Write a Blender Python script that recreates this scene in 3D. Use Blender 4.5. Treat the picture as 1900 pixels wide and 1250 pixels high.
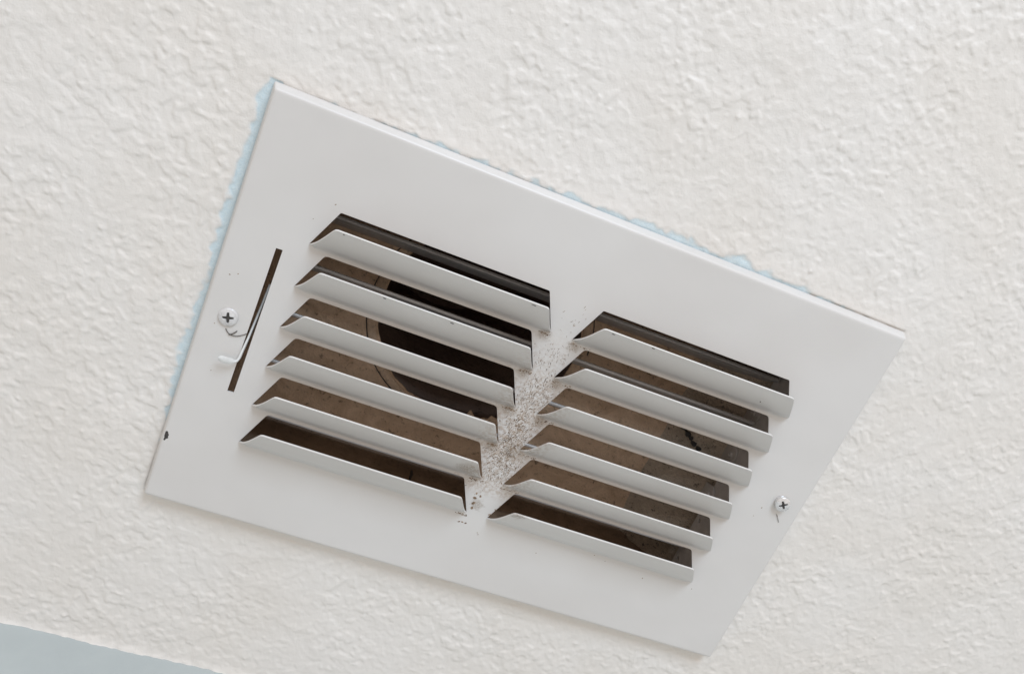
import bpy, bmesh, math, random
import numpy as np
from mathutils import Vector, Matrix

for o in list(bpy.data.objects):
    bpy.data.objects.remove(o, do_unlink=True)
scn = bpy.context.scene
COL = scn.collection
Z0 = 2.40                       # height of the register face above the floor (m)
UC, VC = 149.25, 98.575         # centre of the register face in its own mm grid
random.seed(7)
rng = np.random.default_rng(11)

# Register grid, in mm: u along the long side, v along the short side towards the wall,
# w down into the room (0 = painted face). World: x = u, y = v, z = Z0 - w.
def G(u, v, w=0.0):
    return Vector((u / 1000.0, v / 1000.0, Z0 - w / 1000.0))

# ------------------------------------------------------------------ camera
cam_d = bpy.data.cameras.new('camera')
cam = bpy.data.objects.new('camera', cam_d)
COL.objects.link(cam)
cam_d.sensor_width = 36.0
cam_d.lens = 1762.19 / 1900.0 * 36.0
cam_d.clip_start = 0.01
cam_d.clip_end = 50.0
_eu = Vector((0.91763066, 0.32791741, 0.22455319))
_ev = Vector((-0.38888293, 0.85740824, 0.33707741))
_n = _eu.cross(_ev)             # away from the room
_right = Vector((_eu[0], _ev[0], _n[0]))
_down = Vector((_eu[1], _ev[1], _n[1]))
_fwd = Vector((_eu[2], _ev[2], _n[2]))
_p = G(33.732, -76.970, 383.410)
cam.matrix_world = Matrix((
    (_right[0], -_down[0], -_fwd[0], _p[0]),
    (_right[1], -_down[1], -_fwd[1], _p[1]),
    (_right[2], -_down[2], -_fwd[2], _p[2]),
    (0, 0, 0, 1)))
scn.camera = cam
scn.render.resolution_x, scn.render.resolution_y = 1024, 673

# ------------------------------------------------------------------ light: soft room light + one window
world = bpy.data.worlds.new('World')
scn.world = world
world.use_nodes = True
bg = world.node_tree.nodes['Background']
bg.inputs['Color'].default_value = (1.0, 0.868, 0.768, 1)
bg.inputs['Strength'].default_value = 0.755

win_d = bpy.data.lights.new('window_light', 'AREA')
win_d.shape = 'RECTANGLE'
win_d.size, win_d.size_y = 0.85, 0.75
win_d.color = (0.68, 0.83, 1.0)
win_d.energy = 28.0
win = bpy.data.objects.new('window_light', win_d)
COL.objects.link(win)
_t = G(UC, VC, 0)
_dir = Vector((0.08, -1.0, -0.58)).normalized()
win.location = _t + _dir * 2.1
win.rotation_euler = (-_dir).to_track_quat('-Z', 'Y').to_euler()

vs = scn.view_settings
vs.view_transform = 'Standard'
vs.look = 'None'
vs.exposure = 0.06
vs.gamma = 1.0
vs.use_curve_mapping = False

# ------------------------------------------------------------------ helpers
def tag(o, label=None, cat=None, group=None, kind=None):
    if label: o['label'] = label
    if cat: o['category'] = cat
    if group: o['group'] = group
    if kind: o['kind'] = kind
    return o

def empty(name, loc):
    o = bpy.data.objects.new(name, None)
    o.empty_display_size = 0.02
    COL.objects.link(o)
    o.location = loc
    return o

class MB:
    """collects vertices (mm, u v w) and faces and links them as one mesh"""
    def __init__(s):
        s.v, s.f = [], []
    def add(s, pts, faces):
        k = len(s.v)
        s.v += [tuple(p) for p in pts]
        s.f += [tuple(i + k for i in f) for f in faces]
    def box(s, u0, u1, v0, v1, w0, w1):
        p = [(u, v, w) for u in (u0, u1) for v in (v0, v1) for w in (w0, w1)]
        s.add(p, [(0, 1, 3, 2), (4, 6, 7, 5), (0, 4, 5, 1), (2, 3, 7, 6), (0, 2, 6, 4), (1, 5, 7, 3)])
    def grid(s, rows, close=False):
        n = len(rows[0]); k = len(s.v)
        for r in rows: s.v += [tuple(p) for p in r]
        for i in range(len(rows) - 1):
            for j in range(n if close else n - 1):
                a, b = k + i * n + j, k + i * n + (j + 1) % n
                s.f.append((a, b, b + n, a + n))
    def tube(s, pts, r, n=8, cap=True):
        pts = [Vector(p) for p in pts]
        rows = []
        for i, p in enumerate(pts):
            d = (pts[min(i + 1, len(pts) - 1)] - pts[max(i - 1, 0)]).normalized()
            a = d.cross(Vector((0.31, 0.17, 0.93))).normalized()
            b = d.cross(a)
            rr = r[i] if isinstance(r, (list, tuple)) else r
            rows.append([p + (a * math.cos(2 * math.pi * j / n) + b * math.sin(2 * math.pi * j / n)) * rr for j in range(n)])
        k = len(s.v)
        s.grid(rows, close=True)
        if cap:
            s.f.append(tuple(k + j for j in range(n)))
            e = k + (len(rows) - 1) * n
            s.f.append(tuple(e + j for j in range(n)))
    def build(s, name, mat, parent=None, smooth=None, origin=(UC, VC, 0)):
        """origin: the mm point that becomes the mesh origin (default the register centre)"""
        me = bpy.data.meshes.new(name)
        ou, ov, ow = origin
        me.from_pydata([((a - ou) / 1000, (b - ov) / 1000, -(c - ow) / 1000) for a, b, c in s.v], [], s.f)
        bm = bmesh.new(); bm.from_mesh(me)
        bmesh.ops.remove_doubles(bm, verts=bm.verts, dist=1e-7)
        bmesh.ops.recalc_face_normals(bm, faces=bm.faces)
        bm.to_mesh(me); bm.free()
        me.materials.append(mat)
        if smooth is not None:
            me.polygons.foreach_set('use_smooth', [True] * len(me.polygons))
            me.set_sharp_from_angle(angle=math.radians(smooth))
        o = bpy.data.objects.new(name, me)
        COL.objects.link(o)
        if parent:
            o.parent = parent
        else:
            o.location = G(ou, ov, ow)
        return o

# ------------------------------------------------------------------ materials
def new_mat(name):
    m = bpy.data.materials.new(name)
    m.use_nodes = True
    nt = m.node_tree
    return m, nt, nt.nodes['Principled BSDF']

def N(nt, kind, **kw):
    n = nt.nodes.new(kind)
    for k, v in kw.items(): setattr(n, k, v)
    return n

def pos_mm(nt):
    """world position turned into register mm: (u, v, -w)"""
    g = N(nt, 'ShaderNodeNewGeometry')
    s = N(nt, 'ShaderNodeVectorMath', operation='SUBTRACT'); s.inputs[1].default_value = (0, 0, Z0)
    nt.links.new(g.outputs['Position'], s.inputs[0])
    m = N(nt, 'ShaderNodeVectorMath', operation='SCALE'); m.inputs['Scale'].default_value = 1000.0
    nt.links.new(s.outputs[0], m.inputs[0])
    return m.outputs[0]

def noise(nt, vec, scale, detail=3.0, rough=0.55, dist=0.0):
    n = N(nt, 'ShaderNodeTexNoise')
    n.inputs['Scale'].default_value = scale
    n.inputs['Detail'].default_value = detail
    n.inputs['Roughness'].default_value = rough
    n.inputs['Distortion'].default_value = dist
    nt.links.new(vec, n.inputs['Vector'])
    return n.outputs['Fac']

def mp(nt, val, a, b, c=0.0, d=1.0, smooth=True):
    n = N(nt, 'ShaderNodeMapRange')
    n.interpolation_type = 'SMOOTHSTEP' if smooth else 'LINEAR'
    for i, x in zip((1, 2, 3, 4), (a, b, c, d)): n.inputs[i].default_value = x
    nt.links.new(val, n.inputs[0])
    return n.outputs[0]

def math_(nt, op, a, b=None):
    n = N(nt, 'ShaderNodeMath', operation=op)
    for i, x in enumerate((a, b)):
        if x is None: continue
        if isinstance(x, (int, float)): n.inputs[i].default_value = x
        else: nt.links.new(x, n.inputs[i])
    return n.outputs[0]

def mix(nt, fac, a, b):
    n = N(nt, 'ShaderNodeMix', data_type='RGBA')
    if isinstance(fac, (int, float)): n.inputs[0].default_value = fac
    else: nt.links.new(fac, n.inputs[0])
    for i, x in ((6, a), (7, b)):
        if isinstance(x, tuple): n.inputs[i].default_value = (*x, 1)
        else: nt.links.new(x, n.inputs[i])
    return n.outputs[2]

def bump(nt, bsdf, height, strength, dist):
    b = N(nt, 'ShaderNodeBump')
    b.inputs['Strength'].default_value = strength
    b.inputs['Distance'].default_value = dist
    nt.links.new(height, b.inputs['Height'])
    nt.links.new(b.outputs[0], bsdf.inputs['Normal'])

def blob(nt, pos, c, r, jitter=None):
    """soft round patch of dirt centred on c (mm), radius r"""
    d = N(nt, 'ShaderNodeVectorMath', operation='DISTANCE')
    d.inputs[1].default_value = c
    nt.links.new(pos, d.inputs[0])
    x = d.outputs['Value']
    if jitter is not None: x = math_(nt, 'ADD', x, jitter)
    return mp(nt, x, r * 0.35, r, 1.0, 0.0)

# white enamel of the register, with dust settled round the bridge between the two louver banks
def make_enamel():
    m, nt, b = new_mat('white_enamel')
    p = pos_mm(nt)
    sx = N(nt, 'ShaderNodeSeparateXYZ'); nt.links.new(p, sx.inputs[0])
    u, v = sx.outputs[0], sx.outputs[1]
    big = noise(nt, p, 0.012, 2)
    fine = noise(nt, p, 0.55, 4, 0.65)
    grit = noise(nt, p, 2.2, 3, 0.6)
    base = mix(nt, mp(nt, big, 0.35, 0.65), (0.668, 0.648, 0.624), (0.694, 0.678, 0.657))
    # dust film: strongest along the bridge (u ~ 148) between v 60 and 145
    du = math_(nt, 'ABSOLUTE', math_(nt, 'SUBTRACT', u, 147.0))
    mu = mp(nt, du, 5.0, 24.0, 1.0, 0.0)
    mv = math_(nt, 'MULTIPLY', mp(nt, v, 44.0, 100.0), mp(nt, v, 139.0, 147.0, 1.0, 0.0))
    film = math_(nt, 'MULTIPLY', math_(nt, 'MULTIPLY', mu, mv), mp(nt, fine, 0.36, 0.66))
    c = mix(nt, math_(nt, 'MULTIPLY', film, 0.66), base, (0.40, 0.30, 0.22))
    spots = None
    jit = math_(nt, 'MULTIPLY', math_(nt, 'SUBTRACT', fine, 0.5), 8.0)
    for ctr, r in (((133.0, 128.5, -7.0), 8.0), ((139.5, 135.0, -1.0), 4.5), ((146.0, 150.5, 0.0), 4.2), ((151.0, 118.0, 0.0), 6.0),
                   ((163.5, 142.0, -10.0), 5.0), ((140.0, 78.0, 0.0), 4.5), ((141.0, 98.0, 0.0), 4.5), ((141.0, 118.5, 0.0), 4.5),
                   ((156.0, 99.0, 0.0), 4.5), ((155.0, 79.0, 0.0), 4.5), ((141.0, 58.0, 0.0), 4.5), ((155.0, 59.0, 0.0), 4.0)):
        s = blob(nt, p, ctr, r, jit)
        spots = s if spots is None else math_(nt, 'MAXIMUM', spots, s)
    spots = math_(nt, 'MULTIPLY', spots, mp(nt, grit, 0.40, 0.62, 0.15, 0.7))
    c = mix(nt, spots, c, (0.23, 0.165, 0.105))
    nt.links.new(c, b.inputs['Base Color'])
    ro = mp(nt, fine, 0.3, 0.7, 0.30, 0.38)
    ro = math_(nt, 'ADD', ro, math_(nt, 'MULTIPLY', film, 0.4))
    nt.links.new(ro, b.inputs['Roughness'])
    b.inputs['Specular IOR Level'].default_value = 0.45
    wav = math_(nt, 'ADD', math_(nt, 'MULTIPLY', noise(nt, p, 0.035, 1), 3.0), math_(nt, 'MULTIPLY', fine, math_(nt, 'ADD', math_(nt, 'MULTIPLY', film, 0.9), 0.012)))
    bump(nt, b, wav, 0.5, 0.0004)
    return m

def make_metal(name, c0, c1, rough, metallic=0.0, scale=0.15, stretch=None, bs=0.2):
    m, nt, b = new_mat(name)
    p = pos_mm(nt)
    if stretch:
        mm = N(nt, 'ShaderNodeVectorMath', operation='MULTIPLY'); mm.inputs[1].default_value = stretch
        nt.links.new(p, mm.inputs[0]); q = mm.outputs[0]
    else: q = p
    n1 = noise(nt, q, scale, 5, 0.65)
    n2 = noise(nt, p, 0.9, 3, 0.6)
    nt.links.new(mix(nt, mp(nt, n1, 0.32, 0.68), c0, c1), b.inputs['Base Color'])
    b.inputs['Metallic'].default_value = metallic
    nt.links.new(mp(nt, n2, 0.3, 0.7, rough - 0.06, rough + 0.1), b.inputs['Roughness'])
    bump(nt, b, n2, bs, 0.0003)
    return m

# dusty tan lining of the boot with dark specks
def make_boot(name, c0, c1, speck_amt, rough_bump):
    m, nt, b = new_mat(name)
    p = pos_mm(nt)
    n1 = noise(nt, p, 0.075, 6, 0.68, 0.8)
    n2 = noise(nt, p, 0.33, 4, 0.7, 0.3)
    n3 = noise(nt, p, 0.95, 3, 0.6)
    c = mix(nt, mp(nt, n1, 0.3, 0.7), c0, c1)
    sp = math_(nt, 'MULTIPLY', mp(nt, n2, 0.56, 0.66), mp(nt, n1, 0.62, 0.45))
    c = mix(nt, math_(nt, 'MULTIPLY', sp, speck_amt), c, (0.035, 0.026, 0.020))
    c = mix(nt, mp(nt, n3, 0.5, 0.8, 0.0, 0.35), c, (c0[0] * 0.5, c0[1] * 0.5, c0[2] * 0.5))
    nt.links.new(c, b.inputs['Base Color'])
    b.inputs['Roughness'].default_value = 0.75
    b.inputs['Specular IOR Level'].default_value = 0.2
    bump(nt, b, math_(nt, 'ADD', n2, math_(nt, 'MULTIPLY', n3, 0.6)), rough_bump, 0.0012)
    return m

# ceiling paint: warm white over an older pale blue coat that shows round the register
def make_ceiling():
    m, nt, b = new_mat('ceiling_paint')
    p = pos_mm(nt)
    a = N(nt, 'ShaderNodeAttribute', attribute_name='old_coat')
    n1 = noise(nt, p, 0.012, 3)
    n2 = noise(nt, p, 1.3, 4, 0.65)
    c = mix(nt, mp(nt, n1, 0.35, 0.65), (0.790, 0.755, 0.708), (0.812, 0.785, 0.748))
    blue = mix(nt, mp(nt, n2, 0.35, 0.65), (0.60, 0.72, 0.77), (0.68, 0.78, 0.81))
    nt.links.new(mix(nt, a.outputs['Fac'], c, blue), b.inputs['Base Color'])
    b.inputs['Roughness'].default_value = 0.36
    b.inputs['Specular IOR Level'].default_value = 0.4
    bump(nt, b, n2, 0.5, 0.0004)
    return m

def make_wall():
    m, nt, b = new_mat('wall_paint')
    p = pos_mm(nt)
    n1 = noise(nt, p, 0.03, 3)
    n2 = noise(nt, p, 0.8, 4, 0.6)
    nt.links.new(mix(nt, mp(nt, n1, 0.35, 0.65), (0.43, 0.47, 0.468), (0.455, 0.495, 0.49)), b.inputs['Base Color'])
    b.inputs['Roughness'].default_value = 0.55
    bump(nt, b, n2, 0.25, 0.0003)
    return m

M = {}
M['enamel'] = make_enamel()
M['ceiling'] = make_ceiling()
M['wall'] = make_wall()
M['galv'] = make_metal('dusty_galvanised_steel', (0.44, 0.405, 0.375), (0.54, 0.50, 0.465), 0.5, 0.1, 0.12)
M['blade'] = make_metal('damper_steel', (0.42, 0.40, 0.385), (0.58, 0.56, 0.54), 0.42, 0.3, 0.25, (0.08, 1, 1))
M['screw'] = make_metal('painted_screw', (0.58, 0.57, 0.565), (0.76, 0.75, 0.745), 0.34, 0.1, 0.35)
M['white'] = make_metal('white_lever_paint', (0.70, 0.71, 0.70), (0.80, 0.81, 0.80), 0.3, 0.0, 0.2)
M['steel'] = make_metal('bright_screw_steel', (0.66, 0.65, 0.64), (0.78, 0.77, 0.76), 0.25, 0.4, 0.6)
M['tan'] = make_boot('tan_boot_lining', (0.56, 0.395, 0.265), (0.76, 0.56, 0.40), 0.55, 0.35)
M['rim'] = make_boot('pale_pipe_rim', (0.60, 0.44, 0.31), (0.74, 0.56, 0.41), 0.5, 0.6)
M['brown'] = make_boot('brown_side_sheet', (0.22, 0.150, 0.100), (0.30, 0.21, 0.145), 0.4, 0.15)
M['brown'].node_tree.nodes['Principled BSDF'].inputs['Roughness'].default_value = 0.42
M['rough'] = make_boot('crusty_boot_end', (0.42, 0.34, 0.26), (0.54, 0.445, 0.35), 0.75, 1.0)
M['duct'] = make_boot('dark_duct', (0.24, 0.175, 0.145), (0.30, 0.22, 0.18), 0.5, 0.5)
M['chip'] = make_metal('dark_metal_and_shade', (0.03, 0.028, 0.026), (0.07, 0.06, 0.055), 0.5, 0.0, 0.8)  # dark metal of chips and seams; also the shade put into screw recesses
M['dust'] = make_metal('brown_dust', (0.11, 0.07, 0.042), (0.36, 0.26, 0.175), 0.85, 0.0, 0.35)
M['fibre'] = make_metal('dark_fibre', (0.05, 0.04, 0.035), (0.09, 0.075, 0.06), 0.7, 0.0, 0.8)

# ------------------------------------------------------------------ ceiling (knockdown texture, real relief)
CW = -6.4                       # mean level of the ceiling in register mm
def wall_v(u): return 295.3 - 0.027 * (u + 45.0)

def smooth_field(ny, nx, step, lam, seed, aniso=1.0):
    r = np.random.default_rng(seed)
    g = r.standard_normal((ny, nx))
    fy = np.fft.fftfreq(ny, step)[:, None] * lam
    fx = np.fft.fftfreq(nx, step)[None, :] * lam * aniso
    k2 = fx * fx + fy * fy
    H = np.exp(-k2 * 2.2)
    f = np.fft.ifft2(np.fft.fft2(g) * H).real
    return (f - f.mean()) / f.std()

def build_ceiling():
    st = 0.6
    du = np.arange(-112.0, 488.0, st)
    dv = np.arange(-152.0, 296.0, st)
    ny, nx = len(dv), len(du)
    # knocked-down splatter: islands with a crisp rim, fine pimples, long slow waves
    a = smooth_field(ny, nx, st, 6.0, 1, 0.92)
    a2 = smooth_field(ny, nx, st, 9.5, 2)
    b = smooth_field(ny, nx, st, 3.0, 3)
    c = smooth_field(ny, nx, st, 1.9, 4)
    d = smooth_field(ny, nx, st, 45.0, 5)
    isl = np.tanh(4.2 * (a + 0.35 * b + 0.15))
    isl2 = np.tanh(3.6 * (b + 0.3 * c - 0.4))
    crk = np.clip(np.abs(smooth_field(ny, nx, st, 7.5, 9)) * -6 + 0.55, 0, None) * (smooth_field(ny, nx, st, 9.0, 10) > 0.9)
    spat = np.clip(c - 2.1, 0, None)
    rough = 0.74 + 0.26 * np.tanh(1.5 * smooth_field(ny, nx, st, 26.0, 8))
    h = 0.135 * isl * rough + 0.075 * a2 + 0.105 * isl2 * rough + 0.2 * spat + 0.028 * c + 0.2 * d - 0.25 * crk
    U, V = np.meshgrid(du, dv)
    # the finishing coat was brushed round the register: thicker ridge, then the bare older coat
    e1 = smooth_field(ny, nx, st, 5.0, 6); e2 = smooth_field(ny, nx, st, 22.0, 7)
    left = np.interp(V, [-30, -3, 8, 45, 90, 130, 155, 172, 185, 260], [-1, 1.7, 4.3, 4.0, 3.1, 2.4, 1.2, -1.4, -6.0, -6.0])
    left = left + 0.55 * e1 + 0.4 * e2 + 0.5 * b
    dl = np.where((V > -1.5) & (V < 205) & (U < 2), -U, 99.0)                # mm outside the left edge
    top = np.interp(U, [-20, 20, 60, 110, 160, 210, 240, 280, 300, 400], [-6, -2.0, -0.5, 0.6, 1.1, 1.4, 0.7, -2.2, -6, -6]) + 0.6 * e1 + 0.3 * e2 + 0.6 * b
    dt = np.where((U > -2) & (U < 305) & (V < 2), -V, 99.0)
    bare = np.maximum(1 / (1 + np.exp(-(left + 0.6 - dl) * 3.5)), 1 / (1 + np.exp(-(top + 1.8 - dt) * 3.5)))
    bare = np.where((dl > 30) & (dt > 30), 0.0, bare)
    h = h * (1 - 0.45 * bare) - 0.5 * bare
    inside = (U > -1.5) & (U < 300) & (V > -1.5) & (V < 199)
    h = np.where(inside, np.minimum(h, -0.3), h)
    near = (U > 0.5) & (U < 300.7) & (V > 0.5) & (V < 199.4)
    h = np.where(near, h - 0.35, h)
    W = CW + h
    # curl into the wall corner with a ragged bead of paint
    wv = wall_v(U)
    e = np.clip((V - (wv - 4.5)) / 4.5, 0, None)
    W = W + np.clip(e, 0, 1.4) ** 2 * (0.9 + 0.25 * e1 + 0.3 * e2)
    # coarse sheet beyond the view
    cu = np.concatenate([[-2600, -1300, -600, -300, -180], du, [540, 700, 1000, 1600, 2800]])
    cv = np.concatenate([[-2600, -1400, -700, -380, -240], dv, [310.0]])
    WW = np.full((len(cv), len(cu)), CW)
    BB = np.zeros_like(WW)
    WW[5:5 + ny, 5:5 + nx] = W
    BB[5:5 + ny, 5:5 + nx] = bare
    UU, VV = np.meshgrid(cu, cv)
    VV[-1, :] = 310.0
    co = np.stack([UU / 1000, VV / 1000, Z0 - WW / 1000], -1).reshape(-1, 3).astype(np.float32)
    R, C = WW.shape
    idx = np.arange(R * C).reshape(R, C)
    q = np.stack([idx[:-1, :-1], idx[1:, :-1], idx[1:, 1:], idx[:-1, 1:]], -1).reshape(-1, 4)
    mu = 0.5 * (UU[:-1, :-1] + UU[1:, 1:]).ravel(); mv = 0.5 * (VV[:-1, :-1] + VV[1:, 1:]).ravel()
    keep = ~((mu > 19.0) & (mu < 279.0) & (mv > 19.6) & (mv < 176.0))     # opening for the boot
    q = q[keep]
    me = bpy.data.meshes.new('ceiling')
    me.vertices.add(len(co)); me.vertices.foreach_set('co', co.ravel())
    me.loops.add(q.size); me.loops.foreach_set('vertex_index', q.ravel().astype(np.int32))
    me.polygons.add(len(q)); me.polygons.foreach_set('loop_start', (np.arange(len(q)) * 4).astype(np.int32))
    me.polygons.foreach_set('use_smooth', np.ones(len(q), dtype=bool))
    at = me.attributes.new('old_coat', 'FLOAT', 'POINT')
    at.data.foreach_set('value', BB.ravel().astype(np.float32))
    me.update(calc_edges=True); me.validate()
    me.materials.append(M['ceiling'])
    o = bpy.data.objects.new('ceiling', me)
    COL.objects.link(o)
    tag(o, 'warm white ceiling with rough knockdown paint texture around the register', kind='structure')
    return o
ceiling = build_ceiling()

mb = MB()
rows = []
for w in (-30, 0, 60, 200, 600, 1400, 2400):
    rows.append([(u, wall_v(u), w) for u in (-2600, -800, -100, 300, 900, 2800)])
mb.grid(rows)
for p_ in [[(u, v + 60, w) for (u, v, w) in r] for r in (rows[0],)]:
    pass
wall = mb.build('wall', M['wall'], None, None, (0, 295, 0))
tag(wall, 'pale blue-grey painted wall meeting the ceiling', kind='structure')

# ------------------------------------------------------------------ duct boot above the ceiling
boot = empty('duct_boot', G(UC, VC, -60))
tag(boot, 'dusty tan sheet metal duct boot with round pipe hole behind the louvers', 'duct boot')
BO = (UC, VC, -60)
U0, U1, V0, V1, BD = 17.0, 281.0, 18.0, 177.5, -60.0
CU, CV, CR = 125.9, 87.1, 51.7
# back panel with a ragged round opening
def ragged(k, n):
    a = 2 * math.pi * k / n
    r = CR + 0.25 * math.sin(9 * a) + 0.2 * math.sin(23 * a + 1)
    # torn edge along the lower right of the hole
    t = math.exp(-((a - 1.35) / 0.5) ** 2)
    r += t * (1.6 * math.sin(13 * a) + 1.1 * math.sin(31 * a + 2) + 0.7 * math.sin(57 * a) + 0.5 * math.sin(85 * a + 1))
    return (CU + r * math.cos(a), CV + r * math.sin(a))
def fill_poly(loops, w):
    """flat sheet with holes: loops of (u, v); first is the outline"""
    bm = bmesh.new()
    es = []
    for lp in loops:
        vs_ = [bm.verts.new((a, b, 0)) for a, b in lp]
        for i in range(len(vs_)):
            es.append(bm.edges.new((vs_[i], vs_[(i + 1) % len(vs_)])))
    bmesh.ops.triangle_fill(bm, use_beauty=True, use_dissolve=False, edges=es, normal=(0, 0, 1))
    bm.verts.index_update()
    v = [(x.co.x, x.co.y, w) for x in bm.verts]
    f = [tuple(y.index for y in x.verts) for x in bm.faces]
    bm.free()
    return v, f
NR = 360
hole = [ragged(k, NR) for k in range(NR)]
mb = MB()
v_, f_ = fill_poly([[(U0 - 1, V0 - 1), (247, V0 - 1), (247, V1 + 1), (U0 - 1, V1 + 1)], hole], BD)
mb.add(v_, f_)
mb.grid([[(a, b, BD) for a, b in hole], [(a, b, BD - 1.0) for a, b in hole]], close=True)
mb.build('back_panel', M['tan'], boot, None, BO)
# crimped ring of the pipe collar round the hole, with a groove outside it
mb = MB()
rows = []
for r, w in ((CR + 0.9, BD - 0.6), (CR + 1.2, BD + 0.7), (CR + 2.2, BD + 1.1), (CR + 4.2, BD + 1.0), (CR + 5.2, BD + 0.6), (CR + 5.4, BD - 0.2)):
    rows.append([(CU + (r + 0.15 * math.sin(7 * t)) * math.cos(t), CV + (r + 0.15 * math.sin(7 * t)) * math.sin(t), w)
                 for t in [math.radians(100 + 3 * i) for i in range(84)]])
mb.grid(rows)
mb.build('pipe_collar', M['rim'], boot, 50, BO)
# dark seam line of sealant outside the ring
mb = MB()
mb.tube([(CU + (CR + 6.0 + 0.2 * math.sin(11 * t)) * math.cos(t), CV + (CR + 6.0 + 0.2 * math.sin(11 * t)) * math.sin(t), BD + 0.05)
         for t in [math.radians(95 + 4 * i) for i in range(66)]], 0.30, 6)
mb.build('seam', M['chip'], boot, 60, BO)
# round pipe going up
mb = MB()
rows = [[(CU + (CR + 6.6) * math.cos(2 * math.pi * k / 64), CV + (CR + 6.6) * math.sin(2 * math.pi * k / 64), w) for k in range(64)] for w in (BD - 1.2, -110, -160, -230)]
mb.grid(rows, close=True)
mb.f.append(tuple(len(mb.v) - 64 + k for k in range(64)))
mb.build('round_pipe', M['duct'], boot, 40, BO)
# side walls
def sheet(name, quad, mat, n=(0, 0, 0)):
    mb = MB()
    q2 = [(a + n[0], b + n[1], c + n[2]) for a, b, c in quad]
    mb.add(list(quad) + q2, [(0, 1, 2, 3), (7, 6, 5, 4), (0, 4, 5, 1), (1, 5, 6, 2), (2, 6, 7, 3), (3, 7, 4, 0)])
    return mb.build(name, mat, boot, None, BO)
sheet('side_wall', [(U0, V0, -5.6), (U1, V0, -5.6), (U1, V0, BD), (U0, V0, BD)], M['galv'], (0, -1, 0))
mbw = MB()                       # wall side panel, rolled into the back with a soft bend
rows = []
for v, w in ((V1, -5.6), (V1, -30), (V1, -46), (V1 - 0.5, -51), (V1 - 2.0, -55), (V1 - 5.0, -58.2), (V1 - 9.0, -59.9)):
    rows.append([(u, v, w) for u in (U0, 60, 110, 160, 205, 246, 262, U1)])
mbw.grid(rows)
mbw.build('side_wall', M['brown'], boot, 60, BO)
mbw = MB(); pts_ = [(121.0 + 0.9 * math.sin(i * 1.3), V1 - 0.1 - (0 if i < 6 else (i - 5) * 1.2), -22 - 5.2 * i) for i in range(8)]
mbw.tube(pts_, [0.35, 0.5, 0.7, 0.5, 0.8, 0.6, 0.9, 0.5], 6)
mbw.build('seam', M['chip'], boot, 60, BO)
sheet('side_wall', [(U0, V0, -5.6), (U0, V1, -5.6), (U0, V1, BD), (U0, V0, BD)], M['galv'], (-1, 0, 0))
sheet('side_wall', [(U1, V0, -5.6), (U1, V1, -5.6), (U1, V1, -41), (U1, V0, -41)], M['galv'], (1, 0, 0))
# sloping, crusted end panel
mbw = MB(); rows = []
for i in range(25):
    s = i / 24
    row = []
    for j in range(70):
        v = V0 + (V1 - V0) * j / 69
        k = 0.55 * math.sin(i * 1.7 + j * 0.9) + random.uniform(-0.5, 0.5)
        row.append((U1 + 1 - 43 * s + 0.4 * k, v, -40.5 - 20.6 * s + (0.5 * k if 0 < i < 24 else 0)))
    rows.append(row)
mbw.grid(rows)
mbw.build('end_panel', M['rough'], boot, 60, BO)
# rust line of dark flakes on the end panel
mbw = MB()
for (s, v) in ((0.93, 98.0), (0.80, 100.5), (0.74, 102.5), (0.68, 104.0), (0.62, 106.0), (0.55, 107.2), (0.47, 109.5)):
    u = U1 + 1 - 41 * s; w = -40.5 - 19.6 * s
    n = 7
    ring = [(u + random.uniform(1.0, 2.2) * math.cos(2 * math.pi * k / n), v + random.uniform(0.9, 1.8) * math.sin(2 * math.pi * k / n), w + 1.3) for k in range(n)]
    ring2 = [(a, b, w - 0.6) for a, b, c in ring]
    k0 = len(mbw.v); mbw.grid([ring2, ring], close=True); mbw.f.append(tuple(range(k0 + n, k0 + 2 * n)))
tag(mbw.build('rust_flakes', M['chip'], boot, None, BO), kind='stuff')

# ------------------------------------------------------------------ the register
reg = empty('ceiling_register', G(UC, VC, 0))
tag(reg, 'white enamelled steel air register with two banks of curved louvers on the ceiling', 'air register')
LW, LH = 298.5, 197.15
PITCH, ROWS = 20.0, 6
VT, VB = 38.4, 55.9                       # top and bottom of the first opening
BANKS = ((40.2, 134.8, 32.3, 143.0), (160.9, 256.9, 153.4, 266.2))   # top-left, top-right, bottom-left, bottom-right

def hole_loop(b, i):
    tl, tr, bl, br = b
    t, m = VT + PITCH * i, VB + PITCH * i
    r = 0.5 if i == 0 else 1.3
    def along(p, q, d):
        l = math.dist(p, q); return (p[0] + (q[0] - p[0]) * d / l, p[1] + (q[1] - p[1]) * d / l)
    TL, TR, BL, BR = (tl, t), (tr, t), (bl, m), (br, m)
    def rnd(c, p, q):
        a, z = along(c, p, r), along(c, q, r)
        md = ((a[0] + 2 * c[0] + z[0]) / 4, (a[1] + 2 * c[1] + z[1]) / 4)
        return [a, md, z]
    return rnd(TL, BL, TR) + rnd(TR, TL, BR) + [BR, BL]
SLOT = [(20.3, 62.5), (23.1, 62.4), (23.2, 133.1), (20.3, 133.3)]
loops = [hole_loop(b, i) for b in BANKS for i in range(ROWS)] + [SLOT]

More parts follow.
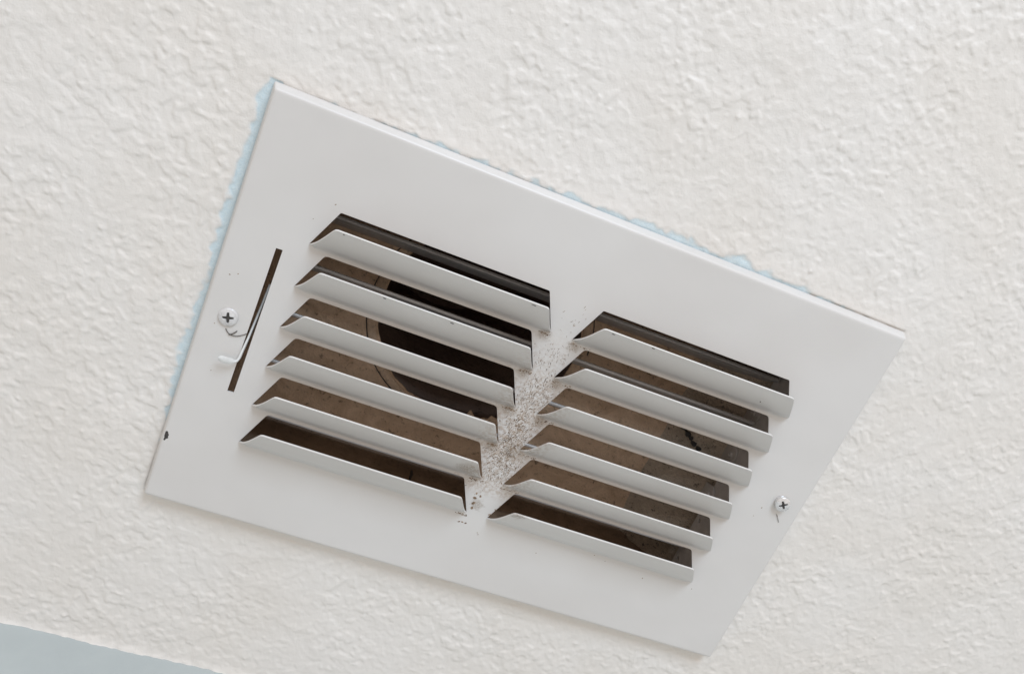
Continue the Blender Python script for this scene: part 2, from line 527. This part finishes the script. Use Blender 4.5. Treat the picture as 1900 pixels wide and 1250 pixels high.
def rect(ins, w, n=6):
    out = []
    a, b, c, d = ins, LW - ins, ins, LH - ins
    r = 0.8
    for (x, y), s in (((a + r, c + r), 180), ((b - r, c + r), 270), ((b - r, d - r), 0), ((a + r, d - r), 90)):
        for k in range(n + 1):
            t = math.radians(s + 90 * k / n)
            out.append((x + r * math.cos(t), y + r * math.sin(t), w))
    return out
mb = MB()
prof = [(2.6, 0.0), (1.5, 0.0), (0.95, -0.07), (0.5, -0.27), (0.2, -0.6), (0.02, -1.1), (-0.25, -2.6), (-0.7, -4.4), (-0.95, -5.4), (-1.0, -6.1), (-0.1, -6.1), (0.3, -4.4), (1.0, -1.4)]
mb.grid([rect(a, w) for a, w in prof], close=True)
outer = [(a, b) for a, b, c in rect(2.6, 0)]
v_, f_ = fill_poly([outer] + loops, 0.0); mb.add(v_, f_)
inner = [(a, b) for a, b, c in rect(1.0, 0)]
v_, f_ = fill_poly([inner] + loops, -0.8); mb.add(v_, f_)
for lp in loops:
    mb.grid([[(a, b, 0.0) for a, b in lp], [(a, b, -0.8) for a, b in lp]], close=True)
plate = mb.build('face_plate', M['enamel'], reg, 35)

# louver: lanced strip curling out of the plate towards the near side
C1, C2, P3 = np.array([-1.26, 4.74]), np.array([-6.73, 8.09]), np.array([-13.53, 12.0])
def bez(t): return 3 * t * (1 - t) ** 2 * C1 + 3 * t * t * (1 - t) * C2 + t ** 3 * P3
def section(k):
    """louver profile (dv, w); k = 0 at the ends, 1 along the length where the root is drawn out of the plate"""
    t0 = 0.15
    q = bez(t0); dq = bez(t0 + 0.01) - q
    ctrl = np.array([q[0] - dq[0] / dq[1] * q[1], 0.0])
    root = np.array([1.5, 0.03])
    out = []
    for i in range(7):
        s = i / 6
        a = (1 - s) ** 2 * root + 2 * s * (1 - s) * ctrl + s * s * q
        b = bez(t0 * s)
        out.append(b * (1 - k) + a * k)
    for i in range(1, 11):
        out.append(bez(t0 + (1 - t0) * i / 10))
    return out
def louver_mesh(bank, name):
    tl, tr, bl, br = bank
    TH = 0.75
    mid = np.array(section(0.0))
    L = np.r_[0, np.cumsum(np.hypot(*np.diff(mid, axis=0).T))]; S = L / L[-1]
    fr = [0, 0.004, 0.012, 0.025, 0.045, 0.08, 0.14, 0.25, 0.4, 0.5, 0.6, 0.75, 0.86, 0.92, 0.955, 0.975, 0.988, 0.996, 1]
    outer_, inner_ = [], []
    width = br - bl
    for f in fr:
        d = min(f, 1 - f) * width
        k = min(1.0, d / 5.0); k = k * k * (3 - 2 * k)
        sec = np.array(section(k))
        tan = np.gradient(sec, axis=0); nrm = np.stack([-tan[:, 1], tan[:, 0]], 1)
        nrm /= np.linalg.norm(nrm, axis=1)[:, None]      # towards the near side / plate
        bow = 0.16 * math.sin(math.pi * f)
        # the free corners are slightly rounded
        ro, ri = [], []
        for j, (p, s) in enumerate(zip(sec, S)):
            ul, ur = bl + (tl - bl) * s, br + (tr - br) * s
            u = ul + (ur - ul) * f
            cut = 0.0
            if j >= len(sec) - 3: cut = max(0.0, 1.0 - d / 1.0) * 0.5 * (1 if j == len(sec) - 1 else 0.25 if j == len(sec) - 2 else 0.0)
            q = p - (sec[-1] - sec[-2]) / np.linalg.norm(sec[-1] - sec[-2]) * cut
            q = q + np.array([bow * s * 0.6, -bow * s])
            ro.append((u, VB + q[0], q[1]))
            g = q + nrm[j] * TH * min(1.0, 0.15 + s * 6)
            ri.append((u, VB + g[0], max(g[1], -0.75)))
        outer_.append(ro); inner_.append(ri)
    mb = MB()
    mb.grid(outer_); mb.grid(inner_)
    for side in (0, -1):
        mb.grid([outer_[side], inner_[side]])
    mb.grid([[r[-1] for r in outer_], [r[-1] for r in inner_]])
    mb.grid([[r[0] for r in outer_], [r[0] for r in inner_]])
    return mb.build(name, M['enamel'], reg, 42, (UC, VB, 0))
for b in BANKS:
    first = louver_mesh(b, 'louver')
    first.location = (0, (VB - VC) / 1000.0, 0)
    for i in range(1, ROWS):
        c = first.copy(); COL.objects.link(c); c.parent = reg
        c.location = (0, (VB - VC + PITCH * i) / 1000.0, 0)
        c.rotation_euler.x = random.uniform(-0.022, 0.022)
        c.rotation_euler.y = random.uniform(-0.0015, 0.0015)

# collar behind the plate (pressed frame that holds the damper)
for (a, b, c, d) in ((18.6, 279.2, 19.4, 20.3), (18.6, 279.2, 175.2, 176.1)):
    mb = MB(); mb.box(a, b, c, d, -26, -0.9)
    mb.build('collar_side', M['galv'], reg)
# end brackets carrying the blade pivots
UBK = 272.0
BL_V = [50.2 + 26.0 * i for i in range(5)]
for ub, th in ((UBK, 0.9), (26.3, -0.9)):
    holes = [[(c + 1.45 * math.cos(2 * math.pi * k / 14), -33.8 + 1.25 * math.sin(2 * math.pi * k / 14)) for k in range(14)] for c in (61.4, 87.5, 113.5, 139.6, 165.5)]
    ol = [(20.6, -1.2), (175.0, -1.2), (175.0, -38.6), (20.6, -38.6)]
    v_, f_ = fill_poly([ol] + holes, 0)
    mb = MB()
    mb.add([(ub, a, b) for a, b, c in v_], f_)
    mb.add([(ub + th, a, b) for a, b, c in v_], f_)
    mb.grid([[(ub, a, b) for a, b in ol], [(ub + th, a, b) for a, b in ol]], close=True)
    for h in holes:
        mb.grid([[(ub, a, b) for a, b in h], [(ub + th, a, b) for a, b in h]], close=True)
    mb.build('end_bracket', M['galv'], reg)
# damper blades with folded near edge and pivot ears
SL = 0.45; LB = 23.0
dn = np.array([SL, -1.0]) / math.hypot(SL, 1.0)          # (dv, dw) into the duct
nn = np.array([1.0, SL]) / math.hypot(SL, 1.0)
def blade_mesh():
    v0, w0 = BL_V[0], -32.0
    mb = MB()
    sec = []
    for d, o in ((0.0, 0.0), (0.25, -0.75), (0.9, -1.1), (2.0, -0.75), (3.2, 0.0), (9, 0.25), (15, 0.1), (LB, 0.0)):
        sec.append((v0 + dn[0] * d + nn[0] * o, w0 + dn[1] * d + nn[1] * o))
    for d, o in ((LB, 0.7), (15, 0.8), (9, 0.95), (3.2, 0.8), (0.9, 0.7), (0.2, 0.55)):
        sec.append((v0 + dn[0] * d + nn[0] * o, w0 + dn[1] * d + nn[1] * o))
    ua, ub = 27.6, UBK - 1.2
    mb.grid([[(u, a, b) for a, b in sec] for u in (ua, 90, 150, 210, ub)], close=True)
    n = len(sec)
    mb.f.append(tuple(range(n))); mb.f.append(tuple(range(4 * n, 5 * n)))
    o = mb.build('damper_blade', M['blade'], reg, 40)
    # ear against the right-hand bracket, rounded round its pivot
    pv, pw = v0 - 3.2, -37.8
    ear = [(pv + 5.2 * math.cos(t), pw + 5.2 * math.sin(t)) for t in [math.radians(205 - 14.5 * i) for i in range(14)]]
    ear += [(pv + 8.5, pw - 9.0), (pv + 6.0, pw - 17.0), (pv - 1.0, pw - 15.0)]
    mb = MB()
    mb.grid([[(UBK - 1.1, a, b) for a, b in ear], [(UBK - 0.15, a, b) for a, b in ear]], close=True)
    k = len(ear); mb.f.append(tuple(range(k))); mb.f.append(tuple(range(k, 2 * k)))
    e = mb.build('ear', M['galv'], o)
    mb = MB(); rows = []
    for r, du in ((1.9, 0.0), (1.85, 0.5), (1.5, 0.95), (1.0, 1.0), (0.85, 0.75), (0.05, 0.7)):
        rows.append([(UBK - 1.1 - du, pv + r * math.cos(2 * math.pi * k / 18), pw + r * math.sin(2 * math.pi * k / 18)) for k in range(18)])
    mb.grid(rows, close=True)
    rv = mb.build('rivet', M['galv'], o, 40)
    return o, e, rv
b0, e0, r0 = blade_mesh()
for i in range(1, 5):
    c = b0.copy(); COL.objects.link(c); c.parent = reg; c.location = (0, (26.0 * i + (2.3 if i == 4 else 0)) / 1000.0, 0)
    for ch in ((e0, r0) if i < 4 else ()):
        d = ch.copy(); COL.objects.link(d); d.parent = c
# link rod joining the blades behind the slot
mb = MB(); mb.box(25.0, 26.0, 40, 162, -46, -42)
mb.build('link_bar', M['galv'], reg)

# lever in the slot: flat arm on edge, bent outwards into a rounded thumb tab
mb = MB()
arm = [(22.55, 82.0, -8.0), (22.3, 90.0, -5.4), (21.9, 98.0, -3.0), (21.4, 106.0, -0.6), (20.9, 111.5, 1.0), (20.6, 115.2, 2.3)]
sec_rows = []
for i, (u, v, w) in enumerate(arm):
    s = i / (len(arm) - 1)
    h = 2.2 + 1.8 * math.sin(math.pi * min(1.0, s * 1.05)) - 0.8 * s
    sec_rows.append([(u - 0.45, v, w), (u - 0.2, v, w + 0.25), (u + 0.2, v, w + 0.25), (u + 0.45, v, w), (u + 0.75, v + h * 0.3, w - h * 0.9), (u - 0.05, v + h * 0.3, w - h * 0.9)])
mb.grid(sec_rows, close=True)
mb.f.append(tuple(range(6))); k = len(mb.v) - 6; mb.f.append(tuple(range(k, k + 6)))
lever = mb.build('lever', M['white'], reg, 30)
mb = MB()
bend = [(20.75, 113.6, 1.7), (20.6, 115.2, 2.3), (20.2, 116.3, 2.8), (19.4, 116.7, 3.1), (18.4, 116.6, 3.3)]
mb.tube(bend, [0.5, 0.55, 0.6, 0.62, 0.6], 10)
mb.build('bend', M['white'], lever, 50)
mb = MB()
ctr = []
for i in range(15):
    s = i / 14
    u = 19.3 - 6.9 * s
    hw = 1.65 * (min(1.0, 0.55 + s * 2.2)) * math.sqrt(max(0.02, 1 - max(0, (s - 0.72) / 0.28) ** 2))
    v = 116.7 + 0.25 * math.sin(s * 3)
    w = 3.4 + 0.9 * s
    ctr.append([(u, v - hw, w + 0.35), (u, v - hw * 0.4, w + 0.62), (u, v + hw * 0.5, w + 0.5), (u, v + hw, w), (u, v + hw * 0.5, w - 0.5), (u, v - hw * 0.6, w - 0.35)])
mb.grid(ctr, close=True)
mb.f.append(tuple(range(6))); k = len(mb.v) - 6; mb.f.append(tuple(range(k, k + 6)))
mb.build('thumb_tab', M['white'], lever, 55)

# screws: domed heads with a modelled cross recess, its shade deepened by a dark cross
def screw(u, v, w, r, dome, side, rot, tilt, mat, label):
    mb = MB()
    rings = [0.0, .06, .12, .18, .24, .30, .36, .42, .48, .54, .6, .68, .76, .84, .9, .95, .985, 1.0]
    n = 72
    def ht(x, y):
        q = math.hypot(x, y) / r
        h = dome * (1 - q * q * 0.85) if q < 0.9 else dome * (1 - 0.6885) * max(0.0, 1 - ((q - 0.9) / 0.1) ** 2 * 0.95)
        c, s = math.cos(rot), math.sin(rot)
        a, b = abs(x * c + y * s), abs(-x * s + y * c)
        hw = 0.15 * r
        arm = lambda p, q_: max(0.0, min(1.0, (0.60 * r - p) / (0.14 * r))) * max(0.0, min(1.0, (hw * (1.25 - p / (1.1 * r)) - q_) / (0.05 * r)))
        m = max(arm(a, b), arm(b, a))
        return h - 1.7 * m * (1 - 0.45 * q)
    rows = []
    tc, ts = math.sin(tilt[0]), math.sin(tilt[1])
    for q in rings:
        row = []
        for k in range(n):
            t = 2 * math.pi * k / n
            x, y = q * r * math.cos(t), q * r * math.sin(t)
            row.append((u + x, v + y, w + side + ht(x, y) + x * tc + y * ts))
        rows.append(row)
    for h in (0.5, 0.0):
        rows.append([(u + r * 0.97 * math.cos(2 * math.pi * k / n), v + r * 0.97 * math.sin(2 * math.pi * k / n), w + side * h + r * math.cos(2 * math.pi * k / n) * tc * h + r * math.sin(2 * math.pi * k / n) * ts * h) for k in range(n)])
    mb.grid(rows, close=True)
    o = mb.build('screw', mat, reg, 38)
    o['label'] = label
    mb = MB()  # dark cross inside the recess: its shade put in as colour
    cr = []
    for q in range(4):
        a0 = rot + q * math.pi / 2
        for rr, off in ((0.19, -math.pi / 4), (0.47, -0.13), (0.54, 0.0), (0.47, 0.13)):
            cr.append((u + r * rr * math.cos(a0 + off), v + r * rr * math.sin(a0 + off)))
    lv = w + side + dome - 0.42
    v_, f_ = fill_poly([cr], 0)
    mb.add([(a, b, lv + (a - u) * tc + (b - v) * ts) for a, b, c in v_], f_)
    mb.grid([[(a, b, lv + (a - u) * tc + (b - v) * ts) for a, b in cr], [(a, b, lv - 0.5) for a, b in cr]], close=True)
    mb.build('recess_shade', M['chip'], o)
    return o
sa = screw(10.9, 99.0, 0.05, 4.2, 1.3, 0.6, math.radians(-14), (0.0, 0.0), M['screw'], 'wide pan-head cross screw beside the lever slot')
sb = screw(286.3, 98.2, 0.9, 3.75, 0.9, 1.5, math.radians(-36), (0.10, 0.05), M['steel'], 'smaller bright cross screw standing proud at the right end')
mb = MB(); mb.tube([(286.0, 98.0, -2.0), (286.1, 98.1, 1.0)], 2.0, 16); mb.build('shank', M['chip'], sb, 40)
mb = MB()
for h in (0.25, 0.65):
    mb.tube([(286.1 + 3.2 * math.cos(t), 98.1 + 3.2 * math.sin(t), h + 0.05 * t) for t in [2 * math.pi * i / 24 for i in range(25)]], 0.32, 6)
mb.build('washer_thread', M['steel'], sb, 40)

# chipped enamel spot on the left edge
mb = MB()
ch = [(0.3, 161.8), (1.2, 161.6), (1.6, 162.6), (2.1, 163.2), (1.9, 164.2), (2.2, 164.9), (1.4, 165.6), (1.0, 166.6), (0.4, 166.4), (0.5, 165.0), (0.25, 164.0)]
v_, f_ = fill_poly([[(a + 0.6, b) for a, b in ch]], 0.06); mb.add(v_, f_)
v2 = [(a + 0.6, b) for a, b in ch]
mb.grid([[(a, b, 0.06) for a, b in v2], [(a, b, -0.3) for a, b in v2]], close=True)
tag(mb.build('chipped_spot', M['chip'], reg), 'dark chip in the enamel on the left edge')

# ------------------------------------------------------------------ dust on the bridge and stray specks
mb = MB()
def fleck(u, v, w, l, wd, ang, hgt):
    c, s = math.cos(ang), math.sin(ang)
    base, top = [], []
    n = 6
    for k in range(n):
        t = 2 * math.pi * k / n
        x, y = l * math.cos(t) * random.uniform(.7, 1.15), wd * math.sin(t) * random.uniform(.7, 1.2)
        base.append((u + x * c - y * s, v + x * s + y * c, w - 0.03))
        top.append((u + (x * c - y * s) * .55, v + (x * s + y * c) * .55, w + hgt * random.uniform(.6, 1.2)))
    k = len(mb.v)
    mb.grid([base, top], close=True)
    mb.f.append(tuple(range(k + n, k + 2 * n)))
def bridge_lim(v):
    """free plate between the banks at this v: (u0, u1)"""
    i = int((v - VT) // PITCH)
    i = min(max(i, 0), 5)
    f = (v - (VT + PITCH * i)) / (VB - VT)
    f = min(max(f, 0.0), 1.0)
    return 134.8 + f * 8.2 + 0.5, 160.9 - f * 7.5 - 0.4
clumps = [(random.gauss(148.5, 4.0), random.triangular(60, 142, 122), random.uniform(1.2, 3.2)) for _ in range(70)]
count = 0
while count < 1500:
    v = random.uniform(36, 150)
    dens = np.interp(v, [36, 50, 70, 92, 105, 128, 136, 141, 146, 150], [0.03, 0.14, 0.25, 0.6, 1.0, 1.0, 0.7, 0.2, 0.08, 0.04])
    if random.random() > dens: continue
    a, b = bridge_lim(v)
    cmid = np.interp(v, [40, 90, 130], [150.5, 149.5, 148])
    u = random.gauss(cmid, 5.0)
    if random.random() < 0.6:
        cu_, cv_, cs_ = random.choice(clumps); u, v = random.gauss(cu_, cs_), random.gauss(cv_, cs_)
        a, b = bridge_lim(v)
    if not (a < u < b): continue
    if v > 136 and 146.5 < u < 156: continue
    l = random.uniform(0.22, 0.8) * (1.3 if random.random() < 0.15 else 1)
    fleck(u, v, 0.0, l, random.uniform(0.06, 0.15), random.gauss(1.75 + 0.5 * math.sin(v * 0.09 + u * 0.2), 0.35), random.uniform(0.06, 0.2))
    count += 1
# clumps at the louver roots
for i in range(6):
    for _ in range(16):
        fleck(random.uniform(137, 143.8), VB + PITCH * i + random.uniform(1.4, 2.4), 0.02, random.uniform(.2, .6), random.uniform(.12, .25), random.uniform(-.4, .4), .2)
        if i < 5: fleck(random.uniform(153, 163), VB + PITCH * i + random.uniform(1.5, 2.4), 0.02, random.uniform(.2, .5), random.uniform(.1, .22), random.uniform(-.4, .4), .18)
for (u, v, l, wd) in ((143.9, 147.3, 1.2, .9), (144.2, 150.3, 1.3, 1.0), (144.6, 152.9, 1.1, .9), (143.6, 144.6, .7, .6), (146.0, 145.6, .8, .7),
                      (154.0, 153.6, .9, .45), (155.6, 150.2, .6, .4), (157.0, 147.5, .5, .4),
                      (141.6, 162.2, .75, .3), (143.2, 161.9, .7, .4), (144.9, 162.0, .7, .4), (152.3, 165.2, .35, .2), (153.0, 166.0, .3, .2)):
    fleck(u, v, 0.0, l, wd, random.uniform(0, 3), 0.25)
# lone specks across the plate
for (u, v) in ((278.6, 104.5), (277.0, 110.0), (9.2, 79.0), (6.0, 80.5), (6.3, 104.0), (207.0, 156.5), (212.0, 158.0), (184.0, 166.5), (196.0, 154.6), (241.0, 162.6), (268.0, 160.0), (30.5, 45.0), (37.0, 36.0), (16.0, 118.0), (11.0, 126.0), (288.5, 106.0), (218.5, 159.4)):
    fleck(u, v, 0.0, random.uniform(.25, .6), random.uniform(.18, .32), random.uniform(0, 3), .12)
tag(mb.build('dust_specks', M['dust'], None, None), 'brown dust specks caked on the white bridge between the louver banks', 'dust', kind='stuff')

# enamel chips along the louvers' free edges
mb = MB()
def edge_pt(bank, row, f, back=0.4):
    tl, tr, bl, br = BANKS[bank]
    q = P3 + np.array([0.86, -0.50]) * back
    return (tl + (tr - tl) * f, VB + PITCH * row + q[0] + 0.1, q[1] + 0.12)
for bank, row, f, l in ((0, 0, 0.93, 1.3), (0, 0, 0.04, .5), (0, 1, 0.62, 1.0), (0, 1, 0.3, .9), (1, 0, 0.05, .9), (1, 0, 0.25, 1.0), (1, 1, 0.2, 1.4)):
    u, v, w = edge_pt(bank, row, f, random.uniform(0.2, 1.2))
    fleck(u, v, w, l, 0.22, 0.0, 0.08)
u, v, w = edge_pt(1, 0, 0.87, 9.0); fleck(u, v, w + 1.2, .45, .3, 1.0, .2)
tag(mb.build('enamel_chips', M['chip'], reg), 'tiny dark chips along the louver edges', kind='stuff')

# curled dust fibres by the screws
def fibre(pts, r, label):
    mb = MB(); mb.tube(pts, r, 6)
    o = mb.build('dust_fiber', M['fibre'], None, 60)
    tag(o, label, 'dust fiber', None)
def curve_pts(p, n=14):
    p = [Vector(x) for x in p]; out = []
    for i in range(n + 1):
        t = i / n
        out.append((1 - t) ** 2 * p[0] + 2 * t * (1 - t) * p[1] + t * t * p[2])
    return out
fibre(curve_pts([(11.4, 104.6, .25), (14.5, 109.2, .5), (20.4, 103.8, .3)]), 0.16, 'thin dark curled dust fiber under the left screw, reaching the slot')
fibre(curve_pts([(13.4, 106.8, .45), (15.2, 105.8, .6), (16.2, 104.0, .3)], 8), 0.22, 'short dark dust fiber crossing the longer curl under the left screw')
fibre(curve_pts([(287.4, 105.2, .25), (289.0, 106.8, .4), (290.8, 109.0, .25)], 8), 0.12, 'short dark dust fiber hanging below the right screw')

scn.render.engine = 'CYCLES'
